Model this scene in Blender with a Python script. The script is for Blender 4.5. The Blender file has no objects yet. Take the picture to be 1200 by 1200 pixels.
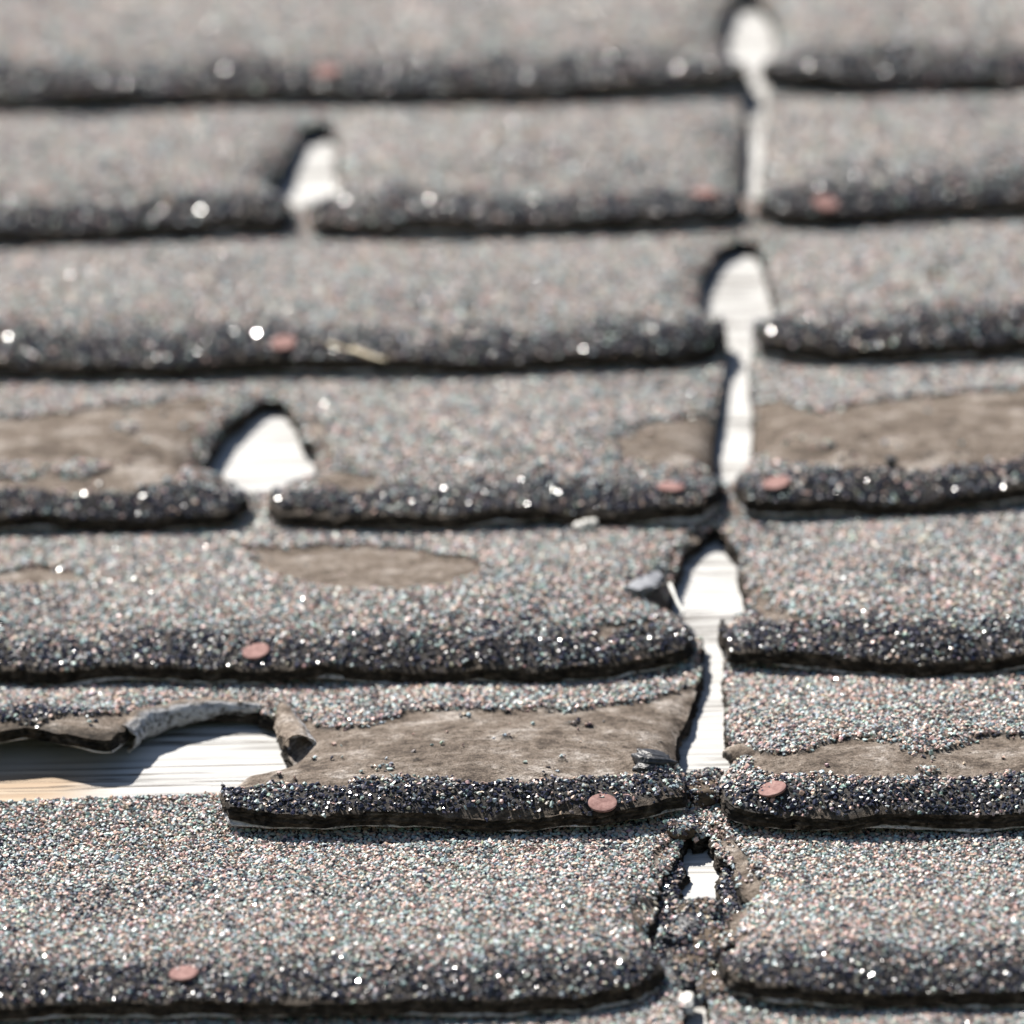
import bpy, math, random
import numpy as np
from mathutils import Matrix, Vector, kdtree

# ------------------------------------------------------------------ camera, sky, sun, exposure
sc = bpy.context.scene
col = sc.collection
PITCH = math.radians(20.0)                       # slope of the roof
ROOF = Matrix.Rotation(PITCH, 4, 'X')            # roof coordinates (x along courses, y up the slope, z out) -> world

TH, YAW, ROLL = math.radians(23.5), -5.3925e-2, -4.0787e-2
DIST, FPX = 3.9008, 13620.5                      # metres to the aim point, focal length in 1200-px units
_f = np.array([math.sin(YAW)*math.cos(TH), math.cos(YAW)*math.cos(TH), -math.sin(TH)])
_r0 = np.array([math.cos(YAW), -math.sin(YAW), 0.0])
_u0 = np.cross(_r0, _f)
_r = math.cos(ROLL)*_r0 + math.sin(ROLL)*_u0
_u = -math.sin(ROLL)*_r0 + math.cos(ROLL)*_u0
CAM = -_f*DIST

cam = bpy.data.cameras.new('camera'); camo = bpy.data.objects.new('camera', cam); col.objects.link(camo)
M = Matrix(((_r[0], _u[0], -_f[0], CAM[0]), (_r[1], _u[1], -_f[1], CAM[1]), (_r[2], _u[2], -_f[2], CAM[2]), (0, 0, 0, 1)))
camo.matrix_world = ROOF @ M
cam.sensor_width = 36.0; cam.sensor_fit = 'HORIZONTAL'
cam.lens = FPX/1200*36.0
cam.clip_start = 0.1; cam.clip_end = 4000
cam.dof.use_dof = True
cam.dof.focus_distance = 3.655
cam.dof.aperture_fstop = cam.lens/48.0
sc.camera = camo

SUN_ROOF = Vector((-0.40, 0.56, 0.72)).normalized()          # towards the sun, roof coordinates
SUN = (ROOF.to_3x3() @ SUN_ROOF).normalized()
w = bpy.data.worlds.new('World'); sc.world = w; w.use_nodes = True
nt = w.node_tree; nt.nodes.clear()
sky = nt.nodes.new('ShaderNodeTexSky'); sky.sky_type = 'NISHITA'; sky.sun_disc = False
sky.sun_elevation = math.asin(SUN.z); sky.sun_rotation = math.atan2(SUN.x, SUN.y)
bg = nt.nodes.new('ShaderNodeBackground'); bg.inputs['Strength'].default_value = 0.05
wo = nt.nodes.new('ShaderNodeOutputWorld')
nt.links.new(sky.outputs[0], bg.inputs[0]); nt.links.new(bg.outputs[0], wo.inputs[0])
sl = bpy.data.lights.new('sun', 'SUN'); sl.energy = 5.0; sl.angle = math.radians(0.53); sl.color = (1.0, 0.955, 0.89)
so = bpy.data.objects.new('sun', sl); col.objects.link(so)
so.rotation_euler = SUN.to_track_quat('Z', 'Y').to_euler()
so.location = SUN*20
sc.view_settings.view_transform = 'Standard'; sc.view_settings.look = 'None'
sc.view_settings.exposure = 1.05; sc.view_settings.gamma = 1.0
sc.cycles.use_denoising = True
try:
    sc.cycles.denoiser = 'OPENIMAGEDENOISE'
except Exception:
    pass
sc.cycles.sample_clamp_direct = 0; sc.cycles.sample_clamp_indirect = 6
sc.cycles.use_adaptive_sampling = False
sc.cycles.max_bounces = 4; sc.cycles.diffuse_bounces = 2

rng = np.random.default_rng(7)
random.seed(7)

# ------------------------------------------------------------------ helpers
def at(px, py, z=0.006):
    """pixel of the 1200-px photograph -> point of the roof at height z (metres, roof coordinates)"""
    d = _f + ((px-600)/FPX)*_r + ((600-py)/FPX)*_u
    t = (z-CAM[2])/d[2]
    return CAM + d*t

def _h(ix, iy, seed):
    n = (ix.astype(np.int64)*374761393 + iy.astype(np.int64)*668265263 + seed*1442695041) & 0x7fffffff
    n = ((n ^ (n >> 13))*1274126177) & 0x7fffffff
    n = ((n ^ (n >> 16))*668265263) & 0x7fffffff
    return ((n ^ (n >> 11)) & 0xffff)/65535.0
def vnoise(x, y, seed=0):
    x = np.asarray(x, float); y = np.asarray(y, float)
    ix = np.floor(x); iy = np.floor(y); fx = x-ix; fy = y-iy
    fx = fx*fx*(3-2*fx); fy = fy*fy*(3-2*fy)
    a = _h(ix, iy, seed); b = _h(ix+1, iy, seed); c = _h(ix, iy+1, seed); d = _h(ix+1, iy+1, seed)
    return (a*(1-fx)+b*fx)*(1-fy)+(c*(1-fx)+d*fx)*fy*1.0
def fbm(x, y, seed=0, octv=3):
    s = 0; a = 1; t = 0
    for k in range(octv):
        s = s + a*(vnoise(x*2**k+17.3*k, y*2**k-9.1*k, seed+k)-0.5); t += a*0.5; a *= 0.55
    return s/t                                    # about -1..1
def sstep(x): x = np.clip(x, 0, 1); return x*x*(3-2*x)

def inside(P, poly):
    """points (n,2) in polygon (m,2)"""
    x, y = P[:, 0], P[:, 1]; r = np.zeros(len(P), bool)
    x0, y0 = poly[-1]
    for x1, y1 in poly:
        if y0 != y1:
            c = ((y1 > y) != (y0 > y)) & (x < (x0-x1)*(y-y1)/(y0-y1)+x1)
            r ^= c
        x0, y0 = x1, y1
    return r
def segdist(P, segs):
    d = np.full(len(P), 9.0)
    for (ax, ay), (bx, by) in segs:
        vx, vy = bx-ax, by-ay; L = vx*vx+vy*vy+1e-12
        t = np.clip(((P[:, 0]-ax)*vx+(P[:, 1]-ay)*vy)/L, 0, 1)
        d = np.minimum(d, np.hypot(P[:, 0]-ax-t*vx, P[:, 1]-ay-t*vy))
    return d

def ragged(poly, amp, seed, step=0.0012):
    """resample an outline [(x,y,ragged_amp_factor)] and wobble it"""
    out = []
    n = len(poly)
    for i in range(n):
        ax, ay, k = poly[i]; bx, by, _ = poly[(i+1) % n]
        L = math.hypot(bx-ax, by-ay); m = max(1, int(L/step))
        for j in range(m):
            t = j/m; out.append((ax+(bx-ax)*t, ay+(by-ay)*t, k))
    o = np.array(out); x, y, k = o.T
    wx = fbm(x*36, y*36, seed+31, 2)*0.9+fbm(x*140, y*140, seed, 2)*0.8+fbm(x*520, y*520, seed+5, 2)*0.45
    wy = fbm(x*36, y*36, seed+37, 2)*0.9+fbm(x*140, y*140, seed+11, 2)*0.8+fbm(x*520, y*520, seed+15, 2)*0.45
    return np.stack([x+wx*amp*k, y+wy*amp*k], 1)

def mesh_obj(name, verts, faces, mats, parent=None, attrs=None, smooth=True, mat_idx=None):
    me = bpy.data.meshes.new(name)
    me.from_pydata([tuple(v) for v in verts] if not isinstance(verts, list) else verts, [], faces)
    for m in (mats if isinstance(mats, (list, tuple)) else [mats]):
        me.materials.append(m)
    for an, av in (attrs or {}).items():
        a = me.attributes.new(an, 'FLOAT', 'POINT'); a.data.foreach_set('value', np.asarray(av, np.float32))
    if smooth:
        me.polygons.foreach_set('use_smooth', [True]*len(me.polygons))
    if mat_idx is not None:
        me.polygons.foreach_set('material_index', mat_idx)
    me.update()
    o = bpy.data.objects.new(name, me); col.objects.link(o)
    if parent is not None: o.parent = parent
    else: o.matrix_world = ROOF
    return o

# ------------------------------------------------------------------ materials
def new_mat(name):
    m = bpy.data.materials.new(name); m.use_nodes = True
    t = m.node_tree; b = t.nodes['Principled BSDF']
    return m, t, b
def N(t, kind, **kw):
    n = t.nodes.new(kind)
    for k, v in kw.items(): setattr(n, k, v)
    return n
def ramp(t, stops, fac=None):
    r = N(t, 'ShaderNodeValToRGB'); e = r.color_ramp.elements
    while len(e) < len(stops): e.new(0.5)
    for k, (p, c) in enumerate(stops):
        e[k].position = p; e[k].color = (*c, 1)
    if fac is not None: t.links.new(fac, r.inputs[0])
    return r
def mapped(t, scale, coord='Object'):
    tc = N(t, 'ShaderNodeTexCoord'); mp = N(t, 'ShaderNodeMapping')
    mp.inputs['Scale'].default_value = scale
    t.links.new(tc.outputs[coord], mp.inputs[0]); return mp.outputs[0]
def noise(t, vec, scale, detail=4, rough=0.6, dist=0.0):
    n = N(t, 'ShaderNodeTexNoise'); n.inputs['Scale'].default_value = scale
    n.inputs['Detail'].default_value = detail; n.inputs['Roughness'].default_value = rough
    n.inputs['Distortion'].default_value = dist
    t.links.new(vec, n.inputs['Vector']); return n.outputs[0]
def mix(t, a, b, fac, mode='MIX'):
    m = N(t, 'ShaderNodeMix', data_type='RGBA', blend_type=mode)
    for s, v in ((6, a), (7, b)):
        if isinstance(v, tuple): m.inputs[s].default_value = (*v, 1)
        else: t.links.new(v, m.inputs[s])
    if isinstance(fac, (int, float)): m.inputs[0].default_value = fac
    else: t.links.new(fac, m.inputs[0])
    return m.outputs[2]
def bump(t, h, strength, dist, b, prev=None):
    n = N(t, 'ShaderNodeBump'); n.inputs['Strength'].default_value = strength; n.inputs['Distance'].default_value = dist
    t.links.new(h, n.inputs['Height'])
    if prev is not None: t.links.new(prev, n.inputs['Normal'])
    if b is not None: t.links.new(n.outputs[0], b.inputs['Normal'])
    return n.outputs[0]
def attr(t, name, kind='GEOMETRY'):
    a = N(t, 'ShaderNodeAttribute', attribute_type=kind, attribute_name=name); return a

def felt_nodes(t):
    """weathered grey-brown fibre mat"""
    v = mapped(t, (1, 1, 1)); vs = mapped(t, (0.8, 1.0, 1.0))
    n1 = noise(t, vs, 75, 8, 0.72, 0.25); n2 = noise(t, vs, 520, 5, 0.7, 0.3); n3 = noise(t, v, 1900, 3, 0.65)
    c1 = ramp(t, [(0.37, (0.085, 0.064, 0.048)), (0.46, (0.175, 0.138, 0.108)), (0.545, (0.245, 0.203, 0.166)), (0.63, (0.42, 0.375, 0.335))], n1).outputs[0]
    c2 = ramp(t, [(0.36, (0.34, 0.31, 0.28)), (0.50, (1, 1, 1)), (0.70, (1.3, 1.3, 1.3))], n2).outputs[0]
    c = mix(t, c1, c2, 0.85, 'MULTIPLY')
    c3 = ramp(t, [(0.36, (0.42, 0.40, 0.38)), (0.56, (1.1, 1.1, 1.1))], n3).outputs[0]
    c = mix(t, c, c3, 0.9, 'MULTIPLY')
    return c, n1, n2, n3

def shingle_material(name, far):
    m, t, b = new_mat(name)
    felt, n1, n2, n3 = felt_nodes(t)
    v = mapped(t, (1, 1, 1))
    coat = attr(t, 'coat').outputs['Fac']; edge = attr(t, 'edge').outputs['Fac']; under = attr(t, 'under').outputs['Fac']
    na = noise(t, v, 900, 3)
    if far:                                        # out of the picture: granules as cells of the material
        vo = N(t, 'ShaderNodeTexVoronoi'); vo.inputs['Scale'].default_value = 750; t.links.new(v, vo.inputs['Vector'])
        sp = N(t, 'ShaderNodeSeparateColor'); t.links.new(vo.outputs['Color'], sp.inputs[0])
        asph = ramp(t, [(0.0, (0.05, 0.05, 0.06)), (0.25, (0.16, 0.15, 0.15)), (0.5, (0.30, 0.33, 0.33)), (0.75, (0.36, 0.28, 0.25)), (1.0, (0.42, 0.45, 0.45))], sp.outputs[0]).outputs[0]
    else:
        asph = ramp(t, [(0.3, (0.022, 0.020, 0.019)), (0.7, (0.075, 0.066, 0.060))], na).outputs[0]
    c = mix(t, felt, asph, coat)
    # torn edges: brown saturated felt with dark bands
    ve = mapped(t, (0.6, 0.6, 1.1)); ne = noise(t, ve, 420, 4, 0.7, 0.5)
    ce = ramp(t, [(0.38, (0.014, 0.011, 0.008)), (0.54, (0.06, 0.047, 0.035)), (0.72, (0.20, 0.165, 0.13))], ne).outputs[0]
    c = mix(t, c, ce, edge)
    # back face: asphalt dusted with pale mineral powder
    nu = noise(t, v, 300, 5, 0.7)
    cu = ramp(t, [(0.36, (0.06, 0.055, 0.05)), (0.52, (0.22, 0.22, 0.225)), (0.70, (0.42, 0.42, 0.43))], nu).outputs[0]
    c = mix(t, c, cu, under)
    t.links.new(c, b.inputs['Base Color'])
    b.inputs['Roughness'].default_value = 0.85
    b.inputs['Specular IOR Level'].default_value = 0.25
    p = bump(t, n2, 1.0, 0.0014, None); p = bump(t, n3, 1.0, 0.0006, None, p); bump(t, ne, 0.6, 0.0008, b, p)
    return m

MAT_SH = shingle_material('weathered_shingle', False)
MAT_FAR = shingle_material('weathered_shingle_beyond', True)

def granule_material():
    m, t, b = new_mat('mineral_granule')
    c = attr(t, 'gcol', 'INSTANCER').outputs['Color']
    sh = attr(t, 'gshine', 'INSTANCER').outputs['Fac']
    v = mapped(t, (1, 1, 1)); n = noise(t, v, 2.2, 3, 0.6)
    k = ramp(t, [(0.3, (0.72, 0.72, 0.72)), (0.7, (1.15, 1.15, 1.15))], n).outputs[0]
    t.links.new(mix(t, c, k, 1.0, 'MULTIPLY'), b.inputs['Base Color'])
    t.links.new(sh, b.inputs['Roughness'])
    b.inputs['Specular IOR Level'].default_value = 0.7
    return m
MAT_GR = granule_material()

def felt_material():
    m, t, b = new_mat('felt_flap')
    c, n1, n2, n3 = felt_nodes(t)
    under = attr(t, 'under').outputs['Fac']
    v = mapped(t, (1, 1, 1)); nu = noise(t, v, 330, 5, 0.75)
    cu = ramp(t, [(0.40, (0.08, 0.075, 0.07)), (0.47, (0.33, 0.33, 0.335)), (0.62, (0.52, 0.52, 0.53))], nu).outputs[0]
    t.links.new(mix(t, c, cu, under), b.inputs['Base Color'])
    b.inputs['Roughness'].default_value = 0.85; b.inputs['Specular IOR Level'].default_value = 0.25
    p = bump(t, n2, 0.8, 0.0007, None); p = bump(t, nu, 0.8, 0.0006, None, p); bump(t, n3, 0.8, 0.0004, b, p)
    return m
MAT_FELT = felt_material()

def wood_material():
    m, t, b = new_mat('weathered_board')
    vg = mapped(t, (0.035, 1, 1)); vm = mapped(t, (0.12, 1, 1)); v = mapped(t, (1, 1, 1))
    g1 = noise(t, vg, 260, 5, 0.6, 0.5); g2 = noise(t, vg, 1100, 3, 0.6); g3 = noise(t, vm, 26, 3, 0.5, 0.3)
    c = ramp(t, [(0.28, (0.19, 0.184, 0.173)), (0.42, (0.41, 0.405, 0.392)), (0.62, (0.51, 0.504, 0.49))], g1).outputs[0]
    c = mix(t, c, ramp(t, [(0.30, (0.72, 0.71, 0.69)), (0.5, (1, 1, 1))], g2).outputs[0], 0.8, 'MULTIPLY')
    # freshly bared wood keeps its tan colour: a patch with a soft border
    sx = N(t, 'ShaderNodeSeparateXYZ'); t.links.new(v, sx.inputs[0])
    wob = noise(t, vm, 60, 3, 0.6)
    ma = N(t, 'ShaderNodeMath', operation='MULTIPLY_ADD'); t.links.new(wob, ma.inputs[0]); ma.inputs[1].default_value = 0.035; t.links.new(sx.outputs[0], ma.inputs[2])
    mr = N(t, 'ShaderNodeMapRange', interpolation_type='SMOOTHSTEP'); t.links.new(ma.outputs[0], mr.inputs[0])
    mr.inputs[1].default_value = TAN_X-0.012+0.0175; mr.inputs[2].default_value = TAN_X+0.016+0.0175; mr.inputs[3].default_value = 1; mr.inputs[4].default_value = 0
    mr2 = N(t, 'ShaderNodeMapRange', interpolation_type='SMOOTHSTEP'); t.links.new(sx.outputs[1], mr2.inputs[0])
    mr2.inputs[1].default_value = TAN_Y-0.004; mr2.inputs[2].default_value = TAN_Y+0.02; mr2.inputs[3].default_value = 1; mr2.inputs[4].default_value = 0
    mm = N(t, 'ShaderNodeMath', operation='MULTIPLY'); t.links.new(mr.outputs[0], mm.inputs[0]); t.links.new(mr2.outputs[0], mm.inputs[1])
    tan = ramp(t, [(0.3, (0.28, 0.195, 0.125)), (0.6, (0.44, 0.35, 0.26))], g1).outputs[0]
    c = mix(t, c, tan, mm.outputs[0])
    # drying checks along the grain
    w1 = noise(t, mapped(t, (0.022, 1, 1)), 330, 2, 0.5, 0.8)
    ab = N(t, 'ShaderNodeMath', operation='SUBTRACT'); t.links.new(w1, ab.inputs[0]); ab.inputs[1].default_value = 0.52
    ab2 = N(t, 'ShaderNodeMath', operation='ABSOLUTE'); t.links.new(ab.outputs[0], ab2.inputs[0])
    gate = noise(t, vm, 40, 2, 0.5)
    ck = N(t, 'ShaderNodeMapRange'); t.links.new(ab2.outputs[0], ck.inputs[0]); ck.inputs[1].default_value = 0.012; ck.inputs[2].default_value = 0.034; ck.inputs[3].default_value = 0; ck.inputs[4].default_value = 1
    gt = N(t, 'ShaderNodeMapRange'); t.links.new(gate, gt.inputs[0]); gt.inputs[1].default_value = 0.47; gt.inputs[2].default_value = 0.56; gt.inputs[3].default_value = 1; gt.inputs[4].default_value = 0
    mx = N(t, 'ShaderNodeMath', operation='MAXIMUM'); t.links.new(ck.outputs[0], mx.inputs[0]); t.links.new(gt.outputs[0], mx.inputs[1])
    c = mix(t, (0.10, 0.085, 0.07), c, mx.outputs[0])
    t.links.new(c, b.inputs['Base Color'])
    b.inputs['Roughness'].default_value = 0.8; b.inputs['Specular IOR Level'].default_value = 0.2
    p = bump(t, g1, 0.6, 0.0008, None); p = bump(t, g2, 0.4, 0.0003, None, p); bump(t, mx.outputs[0], 0.8, 0.0009, b, p)
    return m
TAN_X = at(95, 925, 0)[0]; TAN_Y = at(60, 905, 0)[1]
MAT_WOOD = wood_material()

def simple(name, c0, c1, scale, rough=0.7, spec=0.3, bs=0.4, bd=0.0004):
    m, t, b = new_mat(name); v = mapped(t, (1, 1, 1)); n = noise(t, v, scale, 4, 0.65)
    t.links.new(ramp(t, [(0.32, c0), (0.68, c1)], n).outputs[0], b.inputs['Base Color'])
    b.inputs['Roughness'].default_value = rough; b.inputs['Specular IOR Level'].default_value = spec
    bump(t, n, bs, bd, b); return m
MAT_NAIL = simple('faded_nail_head', (0.15, 0.075, 0.067), (0.30, 0.180, 0.160), 420, 0.75, 0.15, 0.5, 0.0004)
MAT_STRAW = simple('dry_straw', (0.46, 0.38, 0.25), (0.68, 0.60, 0.45), 400)
MAT_SPLINT = simple('grey_splinter', (0.5, 0.5, 0.46), (0.68, 0.67, 0.63), 600)
MAT_SLATE = simple('blue_grey_flake', (0.22, 0.225, 0.24), (0.33, 0.335, 0.35), 300, 0.6)
MAT_GRIT = simple('pale_grit', (0.5, 0.48, 0.43), (0.72, 0.70, 0.66), 700)
MAT_TAR = simple('bare_asphalt', (0.012, 0.012, 0.013), (0.05, 0.05, 0.053), 500, 0.45, 0.5, 0.7, 0.0008)
MAT_CRUMB = simple('brown_crumb', (0.03, 0.023, 0.017), (0.12, 0.090, 0.064), 420, 0.9, 0.2, 0.8, 0.0008)
MAT_GROUND = simple('dry_lawn', (0.04, 0.06, 0.02), (0.09, 0.11, 0.04), 3, 0.9, 0.1)

# ------------------------------------------------------------------ granules (real stones instanced on a cloud of points)
def granule_group():
    g = bpy.data.node_groups.new('granule_scatter', 'GeometryNodeTree')
    g.interface.new_socket('Geometry', in_out='INPUT', socket_type='NodeSocketGeometry')
    g.interface.new_socket('Geometry', in_out='OUTPUT', socket_type='NodeSocketGeometry')
    n = g.nodes; L = g.links
    gi = n.new('NodeGroupInput'); go = n.new('NodeGroupOutput')
    join = n.new('GeometryNodeGeometryToInstance')
    for k in range(7):
        pts = n.new('GeometryNodePoints'); pts.inputs['Count'].default_value = 11
        rv = n.new('FunctionNodeRandomValue'); rv.data_type = 'FLOAT_VECTOR'; rv.inputs['Seed'].default_value = 31+k*7
        rv.inputs[0].default_value = (-1, -1, -1); rv.inputs[1].default_value = (1, 1, 1)
        # push the random points out towards a sphere, so that the hulls are chunky
        nv = n.new('ShaderNodeVectorMath'); nv.operation = 'NORMALIZE'; L.new(rv.outputs[0], nv.inputs[0])
        mv = n.new('ShaderNodeMix'); mv.data_type = 'VECTOR'; mv.inputs[0].default_value = 0.75
        L.new(rv.outputs[0], mv.inputs[4]); L.new(nv.outputs[0], mv.inputs[5])
        L.new(mv.outputs[1], pts.inputs['Position'])
        hull = n.new('GeometryNodeConvexHull'); L.new(pts.outputs[0], hull.inputs[0])
        sm = n.new('GeometryNodeSetMaterial'); sm.inputs['Material'].default_value = MAT_GR; L.new(hull.outputs[0], sm.inputs[0])
        ss = n.new('GeometryNodeSetShadeSmooth'); ss.inputs['Shade Smooth'].default_value = False; L.new(sm.outputs[0], ss.inputs[0])
        L.new(ss.outputs[0], join.inputs[0])
    iop = n.new('GeometryNodeInstanceOnPoints'); iop.inputs['Pick Instance'].default_value = True
    L.new(gi.outputs[0], iop.inputs['Points']); L.new(join.outputs[0], iop.inputs['Instance'])
    ri = n.new('FunctionNodeRandomValue'); ri.data_type = 'INT'; ri.inputs[4].default_value = 0; ri.inputs[5].default_value = 6
    L.new(ri.outputs[2], iop.inputs['Instance Index'])
    for nm, sock in (('grot', 'Rotation'), ('gscl', 'Scale')):
        na = n.new('GeometryNodeInputNamedAttribute'); na.data_type = 'FLOAT_VECTOR'; na.inputs['Name'].default_value = nm
        L.new(na.outputs[0], iop.inputs[sock])
    L.new(iop.outputs[0], go.inputs[0])
    return g
GRG = granule_group()

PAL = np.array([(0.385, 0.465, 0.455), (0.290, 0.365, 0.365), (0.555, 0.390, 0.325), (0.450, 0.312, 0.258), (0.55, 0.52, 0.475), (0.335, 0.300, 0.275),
                (0.112, 0.104, 0.108), (0.038, 0.039, 0.060), (0.017, 0.018, 0.033), (0.46, 0.45, 0.36)])  # blacks tinted blue to paint the sky-lit shade of the lip bands
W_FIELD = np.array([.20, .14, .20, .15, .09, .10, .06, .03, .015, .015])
W_RIM = np.array([.045, .045, .035, .03, .02, .04, .12, .32, .335, .01])  # shade of the down-bent lip painted as darker stones, along with real wear

def granule_cloud(parent, P3, Nrm, rim, size=0.00074):
    """P3 points, Nrm surface normals, rim 0..1 (darker mix: wear, plus shade of the drip-edge bend put into the colour)"""
    n = len(P3)
    if n == 0: return None
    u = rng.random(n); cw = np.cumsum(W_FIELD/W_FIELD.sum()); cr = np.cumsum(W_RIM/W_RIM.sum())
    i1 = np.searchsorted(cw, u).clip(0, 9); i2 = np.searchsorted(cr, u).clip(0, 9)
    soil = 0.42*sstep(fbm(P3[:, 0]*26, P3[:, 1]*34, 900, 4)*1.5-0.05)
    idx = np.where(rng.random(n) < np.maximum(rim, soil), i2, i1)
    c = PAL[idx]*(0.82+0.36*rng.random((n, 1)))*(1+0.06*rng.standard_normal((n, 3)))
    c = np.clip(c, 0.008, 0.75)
    s = size*(0.62+0.85*rng.random(n)**1.8)
    scl = np.stack([s*(0.85+.45*rng.random(n)), s*(0.8+.4*rng.random(n)), s*(0.6+.35*rng.random(n))], 1)
    # orientation: z of the stone near the surface normal, random spin
    nz = Nrm+0.42*rng.standard_normal((n, 3)); nz /= np.linalg.norm(nz, axis=1)[:, None]
    ay = np.arctan2(nz[:, 0], nz[:, 2]); ax = -np.arcsin(np.clip(nz[:, 1], -1, 1))
    rot = np.stack([ax, ay, np.zeros(n)], 1)
    rot[:, 2] = rng.random(n)*6.283*0 + rng.random(n)*0.9
    flip = rng.random(n) < .5
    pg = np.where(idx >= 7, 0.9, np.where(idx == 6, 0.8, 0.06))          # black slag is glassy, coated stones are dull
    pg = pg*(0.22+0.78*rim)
    shine = np.where(rng.random(n) < pg, 0.145+0.085*rng.random(n), 0.38+0.35*rng.random(n))
    me = bpy.data.meshes.new('granules'); me.vertices.add(n); me.vertices.foreach_set('co', P3.astype(np.float32).ravel())
    for nm, ty, d, key in (('grot', 'FLOAT_VECTOR', rot, 'vector'), ('gscl', 'FLOAT_VECTOR', scl, 'vector'), ('gshine', 'FLOAT', shine, 'value')):
        a = me.attributes.new(nm, ty, 'POINT'); a.data.foreach_set(key, np.ascontiguousarray(d, np.float32).ravel())
    a = me.attributes.new('gcol', 'FLOAT_COLOR', 'POINT'); a.data.foreach_set('color', np.concatenate([c, np.ones((n, 1))], 1).astype(np.float32).ravel())
    me.materials.append(MAT_GR); me.update()
    o = bpy.data.objects.new('granules', me); col.objects.link(o); o.parent = parent; o['kind'] = 'stuff'
    md = o.modifiers.new('stones', 'NODES'); md.node_group = GRG
    return o

def hexpoints(x0, x1, y0, y1, g):
    nx = int((x1-x0)/g)+2; ny = int((y1-y0)/(g*0.87))+2
    X, Y = np.meshgrid(np.arange(nx), np.arange(ny))
    X = x0+(X+0.5*(Y % 2))*g; Y = y0+Y*g*0.87
    P = np.stack([X.ravel(), Y.ravel()], 1)
    return P+(rng.random(P.shape)-.5)*g*0.75

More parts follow.
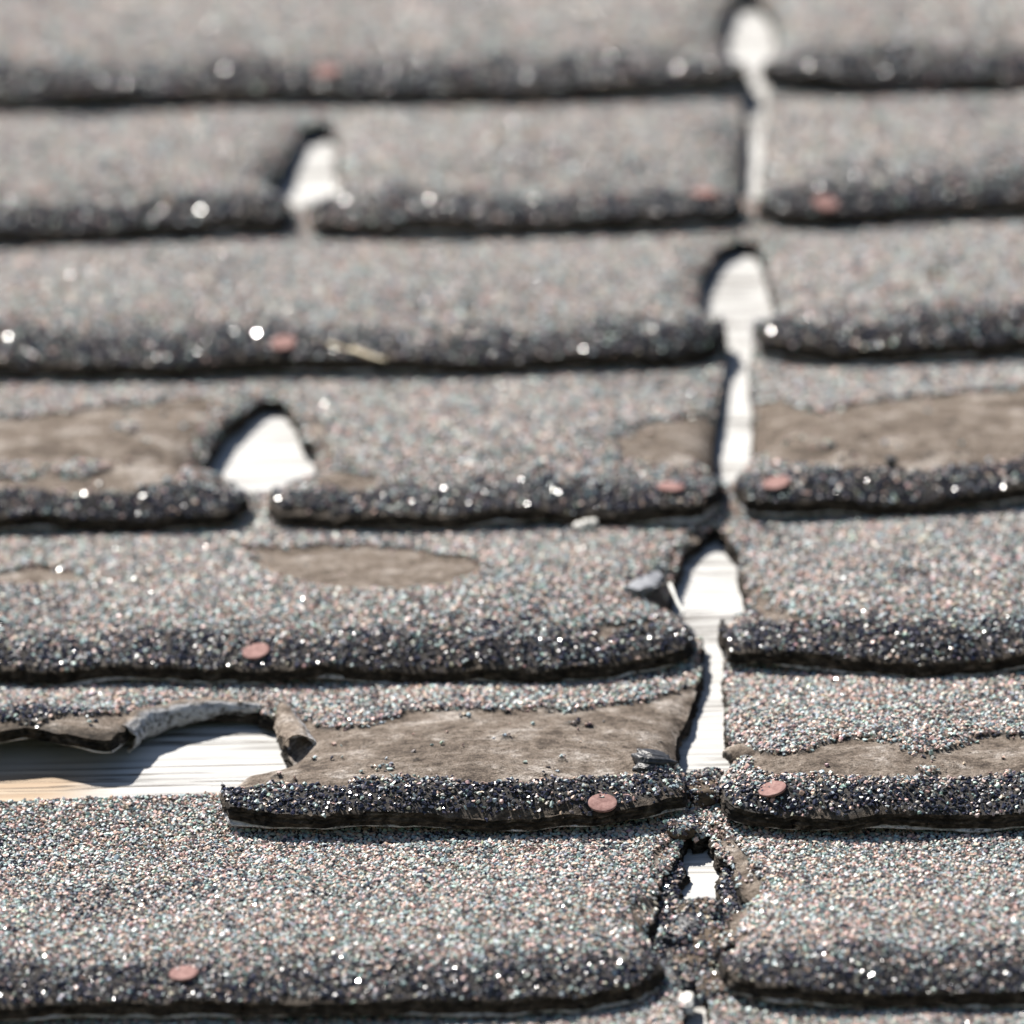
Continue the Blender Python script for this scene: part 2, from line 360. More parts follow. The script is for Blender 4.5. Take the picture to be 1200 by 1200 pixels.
NGR = 0
def sheet(name, outline, H, COAT, thick, cell, parent, mat, seed, rim=None, granules=True, gspace=0.00112, edgejit=0.0010, EDGEW=None, gx=(-0.245, 0.385)):
    """plate cut along an outline: H(P) underside height, COAT(P) 1 where the granule coat is left"""
    global NGR
    poly = outline
    x0, y0 = poly.min(0)-cell; x1, y1 = poly.max(0)+cell
    nx = int((x1-x0)/cell)+2; ny = int((y1-y0)/cell)+2
    gx_, gy_ = np.meshgrid(x0+np.arange(nx)*cell, y0+np.arange(ny)*cell)
    V = np.stack([gx_.ravel(), gy_.ravel()], 1)
    Cc = (V.reshape(ny, nx, 2)[:-1, :-1]+cell/2).reshape(-1, 2)
    keep = inside(Cc, poly)
    if keep.sum() < 3: return None
    iy, ix = np.divmod(np.arange(len(Cc)), nx-1)
    a = iy*nx+ix; quads = np.stack([a, a+1, a+nx+1, a+nx], 1)[keep]
    used = np.unique(quads); remap = -np.ones(len(V), int); remap[used] = np.arange(len(used))
    V = V[used]; quads = remap[quads]
    # boundary edges
    E = np.concatenate([quads[:, [0, 1]], quads[:, [1, 2]], quads[:, [2, 3]], quads[:, [3, 0]]])
    key = E.min(1)*len(V)+E.max(1); _, inv, cnt = np.unique(key, return_inverse=True, return_counts=True)
    BE = E[cnt[inv] == 1]
    kd = kdtree.KDTree(len(poly))
    for i, p in enumerate(poly): kd.insert((p[0], p[1], 0), i)
    kd.balance()
    for i in np.unique(BE):
        co, k, d = kd.find((V[i, 0], V[i, 1], 0))
        if d < cell*1.3: V[i] = poly[k]
    n = len(V)
    h = H(V); c = COAT(V)
    top = h+thick+c*0.0009+fbm(V[:, 0]*300, V[:, 1]*300, seed+3, 2)*0.00022+(1-c)*fbm(V[:, 0]*150, V[:, 1]*420, seed+7, 3)*0.0005
    verts = [np.column_stack([V, top]), np.column_stack([V, h])]
    ew = EDGEW(V) if EDGEW is not None else c*0
    att_c = [c, c*0]; att_e = [(1-c)*ew, c*0]; att_u = [c*0, c*0+1]
    # edge rings between top and bottom with a torn look
    bi = np.unique(BE); bm = {b: k for k, b in enumerate(bi)}
    nb = len(bi); ctr = {}
    # outward direction per boundary vertex
    out = np.zeros((n, 2))
    d = V[BE[:, 1]]-V[BE[:, 0]]; nrm = np.stack([d[:, 1], -d[:, 0]], 1); nrm /= (np.linalg.norm(nrm, axis=1)[:, None]+1e-9)
    np.add.at(out, BE[:, 0], nrm); np.add.at(out, BE[:, 1], nrm)
    o = out[bi]; o /= (np.linalg.norm(o, axis=1)[:, None]+1e-9)
    rings = 7; base = 2*n
    for r in range(rings):
        f = [0.0, 0.10, 0.26, 0.42, 0.60, 0.80, 0.97][r]
        z = top[bi]*(1-f)+h[bi]*f
        j = edgejit*(fbm(V[bi, 0]*260+r*31, V[bi, 1]*260+r*17, seed+21+r, 3)*1.1 + [0.0, -0.5, 0.45, -0.9, 0.75, -0.2, 0.9][r])
        if r == 0: j = j*0.0
        verts.append(np.column_stack([V[bi]+o*j[:, None], z]))
        e = 1.0 if r else 0.75
        att_c.append(np.zeros(nb)); att_e.append(np.full(nb, e)); att_u.append(np.zeros(nb))
    faces = quads.tolist()+(quads[:, ::-1]+n).tolist()
    k0 = np.array([bm[i] for i in BE[:, 0]]); k1 = np.array([bm[i] for i in BE[:, 1]])
    chain = [base+r*nb for r in range(rings)]
    for r in range(rings-1):
        faces += np.stack([chain[r]+k1, chain[r]+k0, chain[r+1]+k0, chain[r+1]+k1], 1).tolist()
    faces += np.stack([chain[-1]+k1, chain[-1]+k0, BE[:, 0]+n, BE[:, 1]+n], 1).tolist()
    VV = np.concatenate(verts)
    ob = mesh_obj(name, VV.tolist(), faces, mat, parent, {'coat': np.concatenate(att_c), 'edge': np.concatenate(att_e), 'under': np.concatenate(att_u)})
    if granules:
        P = hexpoints(max(x0, gx[0]), min(x1, gx[1]), y0, y1, gspace)
        P = P[inside(P, poly)]
        P = P[(np.abs(P[:, 0]+0.008) < 0.225) | (rng.random(len(P)) < 0.72)]      # thinner past the picture
        if len(P):
            cp = COAT(P); near = np.max([COAT(P+d) for d in ((0, .0022), (0, -.0024), (.003, 0), (-.003, 0))], axis=0)*(fbm(P[:, 0]*90, P[:, 1]*90, seed+93, 2) > -0.2)
            lo = (cp <= 0.5) & (rng.random(len(P)) < 0.30*near+0.012*sstep(fbm(P[:, 0]*110, P[:, 1]*110, seed+90, 3)*1.6)); offz = np.where(cp > .5, 0.0009, 0.0002)
            kk = (cp > 0.5) | lo; P = P[kk]; offz = offz[kk]
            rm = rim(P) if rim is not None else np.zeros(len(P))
            k = rng.random(len(P)) > 0.06+0.22*rm*(0.5+0.9*vnoise(P[:, 0]*160, P[:, 1]*160, seed+40))
            P = P[k]; rm = rm[k]; offz = offz[k]
            e = 0.0006
            z = H(P); zx = H(P+(e, 0)); zy = H(P+(0, e))
            Nn = np.column_stack([-(zx-z)/e, -(zy-z)/e, np.ones(len(P))]); Nn /= np.linalg.norm(Nn, axis=1)[:, None]
            zz = z+thick+offz+fbm(P[:, 0]*300, P[:, 1]*300, seed+3, 2)*0.00022
            P3 = np.column_stack([P, zz])+Nn*(rng.random(len(P))[:, None]*0.0005-0.0001)
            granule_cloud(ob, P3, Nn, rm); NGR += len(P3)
    return ob

# ------------------------------------------------------------------ the roof
ground = mesh_obj('ground', [(-1500, -1500, -3.6), (1500, -1500, -3.6), (1500, 1500, -3.6), (-1500, 1500, -3.6)], [(0, 1, 2, 3)], MAT_GROUND, smooth=False)
ground.matrix_world = Matrix.Identity(4); ground['kind'] = 'structure'

roof = bpy.data.objects.new('roof', None); col.objects.link(roof); roof.matrix_world = ROOF
roof.empty_display_size = 0.1
roof['label'] = 'old weathered roof of worn grey asphalt shingles over bare pale boards'; roof['kind'] = 'structure'

Y0, EXPO = 0.49803, 0.127
def nomy(n): return Y0-EXPO*n
JX, CX = 0.0717, -0.0825
# deck boards, their joints under the drip edges of the even courses
def board(ya, yb, xa=-1.3, xb=1.3):
    bv = 0.0015; t = 0.019; g = 0.0015
    ya += g; yb -= g
    prof = [(ya, -t), (yb, -t), (yb, -bv), (yb-bv, 0), (ya+bv, 0), (ya, -bv)]
    v = [(xa, y, z) for y, z in prof]+[(xb, y, z) for y, z in prof]
    f = [(i, i+6, (i+1) % 6+6, (i+1) % 6) for i in range(6)]+[(5, 4, 3, 2, 1, 0), (6, 7, 8, 9, 10, 11)]
    return mesh_obj('deck_board', v, f, MAT_WOOD, roof, smooth=False)
for k in range(-3, 6):
    board(nomy(2*k)+0.006, nomy(2*k-2)+0.006)

LIPH, PEAK, THK = 0.0076, 0.0124, 0.0035
def make_H(row, lipx, lipy, sides, seed, bumps=(), drop_len=0.0155):
    yt = nomy(row)+0.132
    def H(P):
        x, y = P[:, 0], P[:, 1]
        s = y-np.interp(x, lipx, lipy)
        wv = fbm(x*18, y*0+row*3.1, seed+1, 2)
        dl = drop_len*(1+0.35*fbm(x*30, x*0+row, seed+2, 2))
        q = np.clip(s/dl, 0, 1); q = np.sin(q*math.pi/2)
        lip = LIPH+0.0031*fbm(x*30, x*0, seed+4, 4)+0.0006
        pk = PEAK*(1+0.18*wv)
        r = sstep(np.clip((yt-y)/0.115, 0, 1.0))**0.8
        h = lip*r+(pk-lip)*q*r
        h = h+0.0009*fbm(x*40, y*40, seed+8, 3)*r
        if len(sides):
            d = segdist(P, sides)
            h = h*(1-np.clip(s/0.02, 0.2, 1)*(0.38*np.exp(-d/0.003)+0.46*np.exp(-d/0.009)))
        for bx, by, rad, amp in bumps:
            h = h+amp*np.exp(-((x-bx)**2+(y-by)**2)/rad**2)
        return np.maximum(h, 0.0003)
    return H
def make_coat(patches, seed, islands=(), lip=None):
    def C(P):
        x, y = P[:, 0], P[:, 1]
        wx = fbm(x*70, y*90, seed+60, 5)*0.0052; wy = fbm(x*80+50, y*120, seed+61, 5)*0.0034
        Q = P+np.stack([wx, wy], 1)
        c = np.ones(len(P))
        left = fbm(x*150, y*210, seed+66, 3) > 0.68
        for p in patches: c[inside(Q, p) & ~left] = 0
        for ix, iy, ra, rb in islands:
            c[((Q[:, 0]-ix)/ra)**2+((Q[:, 1]-iy)/rb)**2 < 1] = 1
        c[fbm(x*75, y*110, seed+67, 4) > 0.80] = 0                     # small bald spots
        if lip is not None:
            sd = y-np.interp(x, lip[0], lip[1])
            c[sd < 0.0004+0.0036*fbm(x*42, y*42, seed+68, 4)+0.0014*fbm(x*350, y*350, seed+69, 2)] = 0
        return c
    return C

def pxpoly(pts, z): return np.array([at(a, b, z)[:2] for a, b in pts])

def surface_point(H, px, py, extra):
    z = 0.012
    for _ in range(8):
        p = at(px, py, z); z = float(H(np.array([[p[0], p[1]]]))[0])+extra
    return np.array([p[0], p[1], z])

def add_nail(shingle, H, px, py, tilt=0.0):
    p = surface_point(H, px, py, THK+0.0019)
    e = 0.002; P = np.array([[p[0], p[1]], [p[0]+e, p[1]], [p[0], p[1]+e]]); z = H(P)
    n = Vector((-(z[1]-z[0])/e, -(z[2]-z[0])/e, 1)).normalized()
    n = (n+Vector((tilt, 0.12, 0.15))).normalized()
    R = 0.0045; prof = [(0.0012, -0.0035), (0.0012, -0.0006), (R*0.96, -0.0006), (R, -0.0003), (R*0.99, 0.0001), (R*0.95, 0.0002), (R*0.6, 0.0001), (0.00001, 0.00005)]
    v = []; f = []; m = 28
    for r, zz in prof:
        for k in range(m):
            a = 2*math.pi*k/m; rr = r*(1+0.03*math.sin(2*a+px)); v.append((rr*math.cos(a), rr*math.sin(a), zz))
    for i in range(len(prof)-1):
        for k in range(m):
            f.append((i*m+k, i*m+(k+1) % m, (i+1)*m+(k+1) % m, (i+1)*m+k))
    o = mesh_obj('nail', v, f, MAT_NAIL, shingle)
    o.matrix_local = Matrix.Translation(Vector(p)) @ n.to_track_quat('Z', 'Y').to_matrix().to_4x4()
    return o

def shingle(row, lip, left, right, cut=None, top=None, patches=(), islands=(), bumps=(), seed=0, fine=True, nails=(), label=None, zl=0.0085, zs=0.009):
    """lip: drip-edge points left to right (px); left / right: side-edge points bottom to top (px) or a roof x;
    cut: (index after which the cut-out interrupts the lip, its outline points px)"""
    L = [tuple(at(a, b, zl)[:2]) for a, b in lip]
    ytop = nomy(row)+EXPO+0.021
    pts = []; sides = []
    def addside(seq):
        for a, b in zip(seq[:-1], seq[1:]): sides.append((a, b))
    lipi = []
    for i, p in enumerate(L):
        pts.append((*p, 0.95)); lipi.append(p)
        if cut is not None and i == cut[0]:
            C = [tuple(at(a, b, zs)[:2]) for a, b in cut[1]]
            for q in C: pts.append((*q, 1.7))
            addside([p]+C+[L[i+1]])
    if isinstance(right, (int, float)): R = [(right, ytop)]
    else: R = [tuple(at(a, b, zs)[:2]) for a, b in right]; R.append((R[-1][0], ytop)) ; addside([L[-1]]+R)
    if isinstance(left, (int, float)): Lf = [(left, ytop)]
    else: Lf = [tuple(at(a, b, zs)[:2]) for a, b in left]; Lf.append((Lf[-1][0], ytop)); addside([L[0]]+Lf)
    for q in R: pts.append((*q, 1.2))
    if top is not None:
        for q in top[::-1]: pts.append((*at(q[0], q[1], 0.0045)[:2], 0.12))
    for q in Lf[::-1]: pts.append((*q, 1.2))
    outl = ragged(pts, 0.0010, seed)
    lx = np.array([p[0] for p in lipi]); ly = np.array([p[1] for p in lipi]); o = np.argsort(lx)
    H = make_H(row, lx[o], ly[o], sides, seed, bumps)
    C = make_coat([np.array([surface_point(H, a, b, THK+0.0009)[:2] for a, b in p]) for p in patches], seed, [(*surface_point(H, a, b, THK+0.0009)[:2], ra, rb) for a, b, ra, rb in islands], (lx[o], ly[o]) if fine else None)
    nl = nomy(row)
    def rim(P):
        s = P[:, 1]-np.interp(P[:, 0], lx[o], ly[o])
        return sstep(1-(s-(0.006 if row % 2 else 0.008))/(0.026 if row % 2 else 0.018)+0.45*fbm(P[:, 0]*90, P[:, 1]*90, seed+70, 3))  # painted lip shade and wear, fading out up the tab
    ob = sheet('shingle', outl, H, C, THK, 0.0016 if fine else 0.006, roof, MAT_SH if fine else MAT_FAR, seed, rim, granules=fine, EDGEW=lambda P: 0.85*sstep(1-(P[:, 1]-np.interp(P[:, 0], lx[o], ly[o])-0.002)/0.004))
    if label: ob['label'] = label
    if fine:
        bv = []; bf = []
        for i in range(len(L)-1):
            if cut is not None and i == cut[0]: continue
            m = max(2, int(abs(L[i+1][0]-L[i][0])/0.0018)); t_ = np.linspace(0, 1, m)
            bx = L[i][0]+(L[i+1][0]-L[i][0])*t_; by = L[i][1]+(L[i+1][1]-L[i][1])*t_
            bz = H(np.column_stack([bx, by+0.001]))-0.0006+0.0007*fbm(bx*60, bx*0, seed+80, 2)
            yo = 0.0002+0.0016*fbm(bx*70, bx*0+3, seed+81, 3)
            b0 = len(bv)
            for k in range(m):
                y_ = by[k]-yo[k]
                bv += [(bx[k], y_, bz[k]), (bx[k], y_+0.011, bz[k]+0.0035), (bx[k], y_, bz[k]-0.0006), (bx[k], y_+0.011, bz[k]+0.0029)]
            for k in range(m-1):
                a_ = b0+4*k; c_ = a_+4
                bf += [(a_, c_, c_+1, a_+1), (a_+2, a_+3, c_+3, c_+2), (a_, a_+2, c_+2, c_)]
        mesh_obj('backing_ply', bv, bf, MAT_FELT, ob, {'under': [1.0]*len(bv)})
    for nx_, ny_ in nails: add_nail(ob, H, nx_, ny_, random.uniform(-.1, .1))
    return ob, H

XL, XR = -0.233, 0.377
def px_of_x(x, y):                                  # roof point -> pixel, for drip edges that run out of the picture
    p = np.array([x, y, 0.0085])-CAM; k = p.dot(_f)
    return 600+FPX*p.dot(_r)/k, 600-FPX*p.dot(_u)/k
def lipline(row, pts, xl=None, xr=None):
    out = list(pts)
    if xl is not None:
        y = at(*pts[0], 0.0085)[1]; out = [px_of_x(xl, y)]+out
    if xr is not None:
        y = at(*pts[-1], 0.0085)[1]; out = out+[px_of_x(xr, y)]
    return out

S = {}
# course 1
S[1] = shingle(1, lipline(1, [(-60, 128), (0, 124), (100, 124), (200, 119), (300, 115), (450, 119), (600, 116), (750, 110), (840, 104), (868, 96), (893, 90), (908, 98), (1000, 105), (1100, 103), (1260, 100)], XL, XR),
    XL, XR, cut=(10, [(868, 78), (848, 64), (841, 36), (844, 4), (854, -16), (890, -16), (907, 12), (912, 48), (902, 74)]), seed=101, nails=[(382, 82)])
# course 2
S['2a'] = shingle(2, lipline(2, [(-60, 290), (0, 285), (100, 280), (200, 274), (325, 268), (338, 262), (362, 252), (372, 270), (450, 275), (550, 274), (650, 270), (780, 266), (852, 258), (866, 250)], XL),
    XL, [(864, 232), (866, 180), (870, 115)], cut=(6, [(340, 242), (324, 228), (308, 220), (330, 184), (344, 160), (354, 142), (374, 134), (394, 143), (399, 170), (397, 205), (403, 232), (376, 242)]), seed=102, nails=[(825, 225)])
S['2b'] = shingle(2, lipline(2, [(890, 246), (905, 258), (960, 262), (1050, 254), (1150, 249), (1260, 246)], None, XR),
    [(891, 235), (897, 180), (903, 115)], XR, seed=112, nails=[(968, 232)])
# course 3
S[3] = shingle(3, lipline(3, [(-60, 440), (0, 438), (100, 439), (200, 441), (300, 432), (420, 434), (550, 437), (680, 428), (790, 424), (832, 412), (847, 394), (881, 390), (892, 407), (930, 418), (1000, 422), (1100, 415), (1260, 406)], XL, XR),
    XL, XR, cut=(11, [(842, 378), (826, 372), (816, 352), (822, 318), (832, 294), (848, 276), (868, 268), (888, 274), (901, 296), (904, 340), (911, 360), (896, 382)]),
    patches=[[(1085, 320), (1100, 315), (1118, 322), (1102, 329)]], seed=103, nails=[(332, 400)])
# course 4
S['4a'] = shingle(4, lipline(4, [(-60, 626), (0, 620), (100, 617), (200, 617), (270, 612), (288, 596), (316, 592), (326, 612), (400, 618), (520, 620), (640, 611), (760, 612), (826, 606), (842, 590)], XL),
    XL, [(847, 566), (835, 545), (835, 500), (843, 450), (848, 412)], cut=(6, [(284, 576), (266, 562), (226, 556), (243, 522), (270, 488), (296, 463), (314, 455), (330, 459), (345, 474), (352, 500), (368, 520), (370, 560), (345, 566), (319, 578)]),
    patches=[[(-60, 492), (30, 488), (90, 478), (180, 470), (245, 464), (262, 474), (240, 510), (222, 556), (160, 576), (90, 580), (0, 572), (-60, 566)],
             [(372, 545), (400, 552), (440, 560), (448, 568), (400, 574), (366, 566)], [(360, 480), (385, 500), (392, 540), (372, 550)],
             [(722, 516), (745, 495), (790, 488), (850, 480), (850, 556), (800, 553), (765, 545), (730, 530)]],
    islands=[(95, 548, 0.010, 0.006), (12, 552, 0.008, 0.005), (150, 500, 0.003, 0.004), (815, 545, 0.004, 0.003)], seed=104, nails=[(786, 570)], label='shingle with an arched cut-out and two bare brown patches')
S['4b'] = shingle(4, lipline(4, [(864, 586), (874, 600), (920, 604), (1000, 600), (1100, 597), (1160, 588), (1260, 578)], None, XR),
    [(862, 560), (872, 548), (884, 532), (885, 470), (881, 412)], XR,
    patches=[[(870, 462), (900, 470), (960, 482), (1010, 470), (1100, 462), (1150, 456), (1300, 452), (1300, 542), (1200, 538), (1100, 548), (1000, 550), (930, 546), (868, 545)]],
    islands=[(965, 520, 0.003, 0.002)], seed=114, nails=[(910, 565)], label='shingle with a wide bare brown patch beside the open joint')
# course 5
S[5] = shingle(5, lipline(5, [(-60, 799), (0, 799), (50, 803), (130, 798), (200, 796), (350, 796), (480, 794), (640, 796), (720, 788), (790, 774), (811, 760), (846, 752), (854, 772), (920, 780), (1000, 784), (1080, 789), (1180, 782), (1260, 780)], XL, XR),
    XL, XR, cut=(11, [(810, 735), (798, 724), (776, 716), (784, 690), (792, 660), (806, 632), (826, 610), (836, 604), (848, 613), (866, 640), (866, 662), (875, 684), (884, 716), (852, 726), (847, 740)]),
    patches=[[(278, 638), (330, 640), (400, 638), (480, 642), (540, 650), (572, 665), (520, 686), (430, 690), (360, 685), (300, 662)],
             [(-60, 676), (0, 668), (40, 660), (90, 668), (104, 680), (40, 684), (-60, 690)],
             [(725, 704), (752, 688), (775, 668), (792, 645), (815, 622), (830, 622), (800, 660), (784, 710), (765, 706)], [(684, 740), (715, 734), (765, 726), (772, 734), (710, 745)],
             [(864, 660), (878, 690), (905, 694), (912, 712), (958, 722), (940, 731), (880, 728)]], seed=105, nails=[(300, 762)])
# course 6
S['6a'] = shingle(6, lipline(6, [(-60, 874), (0, 872), (40, 868), (75, 876), (110, 880), (132, 878), (146, 862), (258, 938), (268, 962), (330, 968), (420, 970), (500, 967), (600, 968), (700, 964), (760, 957), (803, 944)], XL),
    XL, [(804, 905), (792, 890), (795, 850), (807, 818), (816, 795), (819, 765)],
    cut=(7, [(158, 842), (200, 828), (250, 820), (300, 821), (325, 832), (336, 865), (346, 888), (336, 896), (312, 904), (282, 910), (271, 920)]),
    patches=[[(-60, 828), (0, 835), (15, 842), (45, 848), (68, 838), (105, 838), (125, 834), (150, 836), (165, 845), (150, 884), (-60, 890)],
             [(322, 828), (345, 838), (372, 850), (400, 852), (425, 850), (460, 840), (475, 832), (540, 829), (600, 832), (680, 830), (740, 822), (800, 809), (830, 800), (815, 850), (800, 893), (760, 904), (700, 909), (620, 916), (560, 914), (500, 908), (460, 908), (425, 914), (400, 922), (330, 918), (262, 922), (270, 905), (300, 895)]],
    bumps=[(*at(40, 862, 0.015)[:2], 0.05, 0.004), (*at(775, 905, 0.012)[:2], 0.012, 0.0016)], seed=106, nails=[(706, 935)],
    label='shingle with a torn tab, curled edges and a wide hole baring the board')
S['6b'] = shingle(6, lipline(6, [(848, 950), (862, 962), (910, 968), (1000, 974), (1100, 969), (1180, 966), (1260, 966)], None, XR),
    [(846, 925), (850, 900), (863, 888), (855, 872), (850, 830), (849, 765)], XR,
    patches=[[(860, 884), (900, 884), (950, 876), (1000, 865), (1020, 861), (1055, 868), (1095, 883), (1125, 874), (1145, 861), (1300, 864), (1300, 903), (1180, 905), (1120, 912), (1060, 911), (980, 908), (910, 905), (880, 898)]],
    islands=[(1085, 900, 0.0042, 0.0022)], seed=116, nails=[(905, 924)], label='shingle with a bare felt strip under a scalloped granule border')
# course 7
S[7] = shingle(7, lipline(7, [(-60, 1196), (0, 1193), (60, 1190), (150, 1187), (250, 1187), (350, 1191), (500, 1187), (600, 1184), (690, 1176), (752, 1162), (778, 1142), (846, 1142), (862, 1160), (900, 1171), (960, 1177), (1080, 1172), (1200, 1175), (1260, 1175)], XL, XR),
    XL, XR, cut=(11, [(772, 1126), (768, 1106), (756, 1086), (770, 1052), (778, 1020), (794, 996), (797, 975), (806, 962), (815, 972), (833, 964), (842, 988), (862, 1004), (864, 1026), (882, 1046), (860, 1062), (858, 1105), (850, 1125)]),
    top=[(-240, 945), (0, 940), (150, 934), (300, 929), (800, 918), (1300, 905)],
    patches=[[(836, 962), (852, 975), (868, 996), (886, 1022), (902, 1040), (884, 1064), (872, 1080), (864, 1110), (850, 1110), (850, 1060), (870, 1044), (856, 1020), (846, 1000)],
             [(800, 960), (815, 968), (796, 990), (778, 1025), (768, 1060), (752, 1100), (742, 1080), (760, 1040), (776, 1005)]], seed=107, nails=[(215, 1140)])
# courses beyond the bottom and the top edge of the picture
def generic(row, xa, xb, seed, fine):
    y = nomy(row)
    pts = [px_of_x(x, y+0.001*math.sin(x*37+row*2.3)) for x in np.linspace(xa+0.0015, xb-0.0015, max(4, int((xb-xa)/0.03)))]
    cut = None
    return shingle(row, pts, xa+0.0015, xb-0.0015, seed=seed, fine=fine)
generic(8, XL, JX-0.0035, 208, True); generic(8, JX+0.0025, XR, 218, True)
generic(0, XL, JX-0.003, 200, True); generic(0, JX+0.003, XR, 210, True)
for row in range(-3, 11):
    if row < 0 or row > 8: generic(row, XL, XR if row % 2 else JX-0.003, 300+row, False)
    if (row < 0 or row > 8) and row % 2 == 0: generic(row, JX+0.003, XR, 330+row, False)
    generic(row, XL-0.61, XL, 360+row, False); generic(row, XR, XR+0.61, 390+row, False)

# ------------------------------------------------------------------ curled and torn edges
def curl(parent, path, radius, arc, thick=0.0012, under=(0, 0), seed=0, name='curled_edge', flip=1, mat=None):
    """sheet rolled about an edge; path = roof points along the edge, radius per point (m), arc = (a0, a1) degrees,
    0 = into the shingle, 90 = up, 180 = over the hole"""
    pts = [Vector(p) for p in path]; m = 46; k = 20
    cum = [0]
    for a, b in zip(pts[:-1], pts[1:]): cum.append(cum[-1]+(b-a).length)
    v = []; f = []; un = []
    for i in range(m):
        t = i/(m-1)*cum[-1]
        c = Vector([np.interp(t, cum, [p[j] for p in pts]) for j in range(3)])
        c2 = Vector([np.interp(min(t+0.003, cum[-1]), cum, [p[j] for p in pts]) for j in range(3)]); c1 = Vector([np.interp(max(t-0.003, 0), cum, [p[j] for p in pts]) for j in range(3)])
        tg = (c2-c1).normalized(); n = Vector((-tg.y, tg.x, 0)).normalized()*flip
        r = np.interp(t, cum, radius)*(1+0.30*float(fbm(np.array([t*95.]), np.array([seed*1.]), seed, 3)[0]))
        a1 = (arc[1] if not isinstance(arc[1], (list, tuple)) else float(np.interp(t/cum[-1], np.linspace(0, 1, len(arc[1])), arc[1])))+34*float(fbm(np.array([t*260.]), np.array([9.+seed]), seed+3, 3)[0])
        for side in (0, 1):
            for j in range(k):
                a = math.radians(arc[0]+(a1-arc[0])*j/(k-1))
                rr = r-side*thick*(0.6+0.4*math.sin(j*1.1+i*.5))+0.0006*float(fbm(np.array([t*330.]), np.array([j*.9]), seed+9, 2)[0])
                p = c+n*rr*math.cos(a)+Vector((0, 0, 1))*rr*math.sin(a)
                v.append(p); un.append(under[side] if not callable(under[side]) else under[side](math.degrees(a)))
    W = 2*k
    for i in range(m-1):
        for j in range(k-1):
            f.append((i*W+j, i*W+j+1, (i+1)*W+j+1, (i+1)*W+j)); f.append((i*W+k+j+1, i*W+k+j, (i+1)*W+k+j, (i+1)*W+k+j+1))
        for j in (0, k-1): f.append((i*W+j, (i+1)*W+j, (i+1)*W+k+j, i*W+k+j))
    for i in (0, m-1):
        for j in range(k-1): f.append((i*W+j, i*W+k+j, i*W+k+j+1, i*W+j+1))
    return mesh_obj(name, v, f, mat or MAT_FELT, parent, {'under': un})

def on(px, py, z): return tuple(at(px, py, z))
sh6, H6 = S['6a']; sh6b, H6b = S['6b']
curl(sh6, [on(143, 866, .0065), on(160, 850, .0062), on(203, 837, .0062), on(257, 829, .0058), on(306, 829, .006)], [.0056, .0058, .0046, .0030, .0018], (70, 250), under=(lambda a: min(1, max(0, (a-95)/25)), 0), seed=5, flip=1)
curl(sh6, [on(322, 824, .008), on(332, 842, .0085), on(342, 862, .009), on(350, 882, .0085)], [.0020, .0042, .0062, .0056], (250, (150, 60, 5, 70)), under=(lambda a: min(1, max(0, (a-118)/25)), 0), seed=8, flip=-1 if True else 1)
curl(sh6b, [on(850, 884, .009), on(866, 884, .010), on(880, 892, .010), on(890, 903, .009)], [.0022, .0032, .0030, .0016], (200, -20), seed=12, flip=1)

# ------------------------------------------------------------------ crumbs and litter
def lump(name, p, size, mat, seed, parent=None, label=None, cat=None, group=None, grit=False, spin=0.0, rough=0.35, tilt=0.0):
    import bmesh
    bm = bmesh.new(); bmesh.ops.create_icosphere(bm, subdivisions=4, radius=1.0)
    q = np.array([v.co[:] for v in bm.verts])
    d = fbm(q[:, 0]*1.3+seed, q[:, 1]*1.3+q[:, 2]*1.7, seed, 4)+0.5*fbm(q[:, 0]*3.7, q[:, 1]*3.7-q[:, 2]*3.1+seed, seed+2, 3)
    box = np.sign(q)*np.abs(q)**0.62
    q = box*(1+rough*d[:, None])*0.5*np.array(size)
    ca, sa = math.cos(tilt), math.sin(tilt); q = np.column_stack([q[:, 0]*ca-q[:, 2]*sa, q[:, 1], q[:, 0]*sa+q[:, 2]*ca])
    ca, sa = math.cos(spin), math.sin(spin); q = np.column_stack([q[:, 0]*ca-q[:, 1]*sa, q[:, 0]*sa+q[:, 1]*ca, q[:, 2]])
    f = [tuple(v.index for v in x.verts) for x in bm.faces]; bm.free()
    q = q+np.array(p)
    o = mesh_obj(name, q.tolist(), f, mat, parent)
    if label: o['label'] = label; o['category'] = cat
    if group: o['group'] = group
    if grit:
        nr = np.array([v.normal[:] for v in o.data.vertices]); k = (nr[:, 2] > 0.15) & (rng.random(len(q)) < 0.75)
        if len(size) and size[0]*size[1] < 4e-5: k &= rng.random(len(q)) < 0.5
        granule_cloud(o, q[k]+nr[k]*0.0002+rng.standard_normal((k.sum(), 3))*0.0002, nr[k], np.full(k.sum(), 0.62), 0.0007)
    return o

# torn black flap at the corner of the middle shingle of course 6
lump('torn_flap', surface_point(H6, 768, 890, THK+0.001), (.013, .010, .004), MAT_TAR, 3, sh6, spin=0.5, tilt=-0.35)
lump('torn_flap', surface_point(H6, 757, 898, THK+0.0008), (.006, .008, .003), MAT_TAR, 6, sh6, spin=-0.4)

# lower ply showing inside the cut-out of course 7
sh7, H7 = S[7]
def ply(pts, seed):
    o = ragged([(*at(a, b, 0.003)[:2], 2.4) for a, b in pts], 0.001, seed)
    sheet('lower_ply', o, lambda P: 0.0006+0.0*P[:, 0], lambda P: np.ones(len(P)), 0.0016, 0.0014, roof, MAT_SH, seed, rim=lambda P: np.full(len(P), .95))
ply([(740, 1160), (752, 1100), (770, 1040), (788, 985), (800, 978), (798, 1050), (792, 1072), (806, 1100), (800, 1160)], 71)
ply([(846, 985), (862, 1000), (885, 1040), (890, 1080), (880, 1160), (826, 1160), (834, 1090), (846, 1050)], 72)

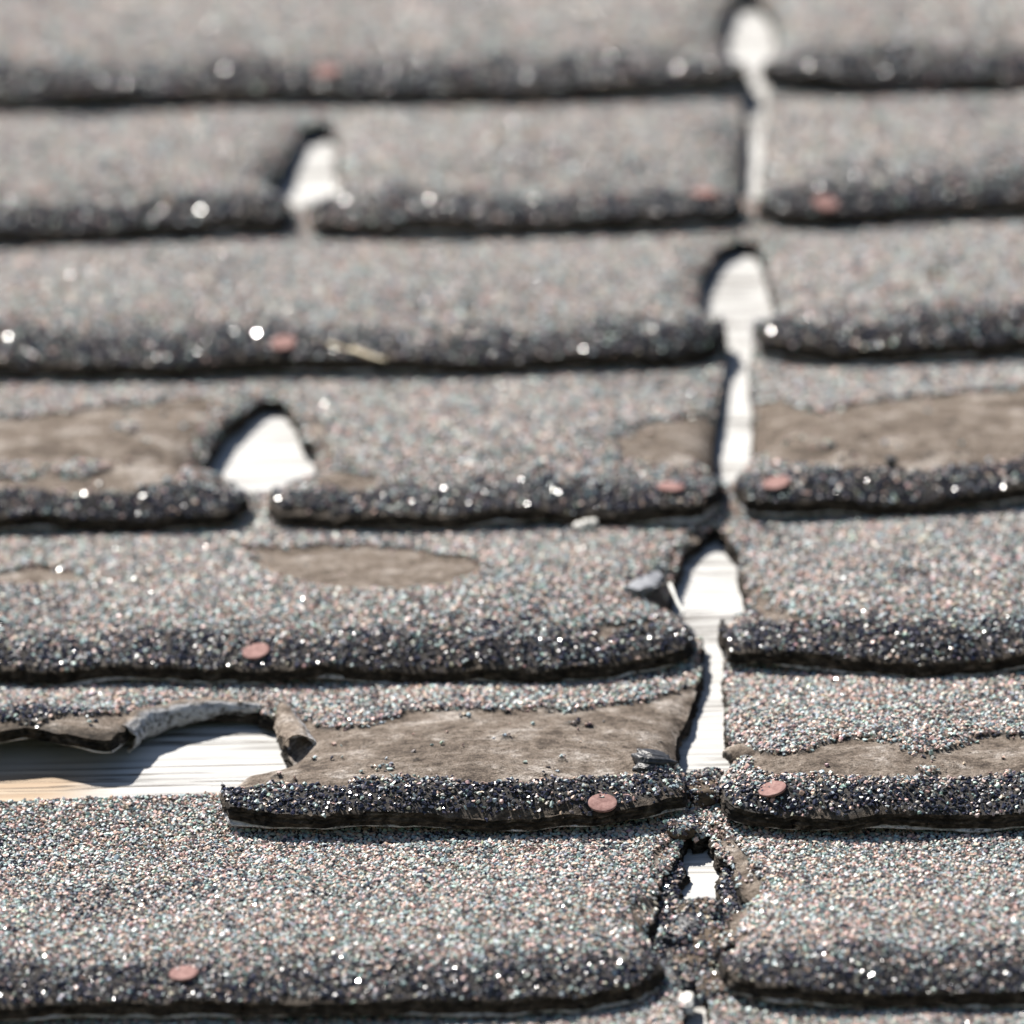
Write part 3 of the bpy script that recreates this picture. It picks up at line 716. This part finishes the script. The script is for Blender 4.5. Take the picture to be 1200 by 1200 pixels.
FR = 'crumbled shingle fragments in the open joint'
def frag(px, py, z, size, seed, label, mat=MAT_CRUMB, grit=True, **kw):
    return lump('shingle_fragment', on(px, py, z), size, mat, seed, label=label, cat='fragment', grit=grit, **kw)
frag(824, 932, .006, (.012, .013, .007), 21, 'granule-coated crumb wedged between the two nailed tabs of the open joint', spin=.3)
frag(824, 911, .004, (.011, .004, .003), 22, 'thin dark shard bridging the open joint above the wedged crumb', grit=True, mat=MAT_TAR, tilt=.15)
frag(801, 972, .007, (.009, .008, .005), 23, 'small brown lump perched beside the top of the lowest wood gap', spin=.5)
frag(818, 1070, .004, (.013, .012, .005), 24, 'gritty flat fragment lying across the lower end of the bare wood', spin=.2)
frag(824, 1082, .004, (.006, .005, .004), 25, 'tan crumb lying under the gritty flat fragment', grit=False, mat=MAT_STRAW, rough=.6)
frag(800, 1092, .004, (.011, .016, .006), 26, 'dark rough lump below the gritty flat fragment and the tan crumb', spin=-.4, mat=MAT_TAR)
frag(834, 1104, .004, (.013, .018, .005), 27, 'pinkish gritty slab beside the bare felt edge of the lowest cut-out', spin=.6, tilt=.2)
frag(812, 1132, .004, (.012, .016, .006), 28, 'gritty crumb in the narrow mouth of the lowest cut-out', spin=-.2)
frag(786, 1150, .004, (.012, .014, .005), 29, 'blackish crumb under the lifted corner of the lowest tab', mat=MAT_TAR, spin=.4)
frag(842, 1158, .004, (.012, .02, .005), 30, 'brown slab below the gritty crumb at the mouth of the cut-out', spin=.1)
lump('pebble', on(806, 1176, .004), (.0045, .009, .004), MAT_GRIT, 31, label='small pale pebble in the slot below the crumbled fragments', cat='pebble')

def stick(name, a, b, r, mat, label, cat, bend=0.0006, seed=0):
    a = Vector(a); b = Vector(b); v = []; f = []; m = 12; k = 8
    ax = (b-a).normalized(); u = ax.cross(Vector((0, 0, 1))).normalized(); w_ = u.cross(ax)
    for i in range(m):
        t = i/(m-1); c = a.lerp(b, t)+u*bend*math.sin(t*math.pi)+w_*bend*.4*math.sin(t*5)
        rr = r*(0.85+.3*math.sin(t*7+seed)**2)*(1-.35*t)
        for j in range(k):
            an = 2*math.pi*j/k; v.append(c+u*rr*math.cos(an)*1.3+w_*rr*math.sin(an)*.7)
    for i in range(m-1):
        for j in range(k): f.append((i*k+j, i*k+(j+1) % k, (i+1)*k+(j+1) % k, (i+1)*k+j))
    f += [tuple(range(k))[::-1], tuple(range((m-1)*k, m*k))]
    o = mesh_obj(name, v, f, mat); o['label'] = label; o['category'] = cat; return o
H3 = S[3][1]; H5 = S[5][1]; H4b = S['4b'][1]
def top(H, px, py, e=0.0016): return tuple(surface_point(H, px, py, THK+0.0009+e))
stick('straw', top(H3, 412, 409), top(H3, 452, 421), .0009, MAT_STRAW, 'stout pale straw lying on the dark edge of a tab', 'straw', seed=1)
stick('straw', top(H3, 385, 402, .0012), top(H3, 414, 410, .0012), .0006, MAT_STRAW, 'thin pale straw touching the stout straw at its tip', 'straw', seed=4)
stick('splinter', on(785, 684, .012), on(801, 719, .011), .00055, MAT_SPLINT, 'pale grey splinter leaning at the edge of a wood gap', 'splinter', bend=.0002)
fl = ragged([(*surface_point(H5, a, b, THK)[:2], 1) for a, b in [(733, 697), (750, 686), (772, 680), (777, 686), (768, 697), (748, 701)]], .0004, 44)
o = sheet('flake', fl, lambda P: H5(P)+THK+0.0012+(P[:, 0]-fl[:, 0].min())*0.08, lambda P: np.zeros(len(P)), .0014, .0009, None, MAT_SLATE, 44, granules=False)
o['label'] = 'flat blue-grey flake lying near the edge of a cut-out'; o['category'] = 'flake'
G = 'pale grit crumbs below a drip edge'
for i, (a, b, sz) in enumerate([(678, 618, .0036), (691, 615, .0050)]):
    lump('grit_crumb', top(H5, a, b, .0014), (sz, sz*.9, sz*.8), MAT_GRIT, 50+i, label=['small off-white grit crumb touching a bigger pale crumb', 'larger off-white grit crumb lying just below a drip edge'][i], cat='grit', group=G)
lump('crumb', top(H4b, 1044, 541, .0014), (.004, .004, .0038), MAT_TAR, 55, label='small black crumb on the wide bare patch', cat='crumb')
print('granules', NGR)
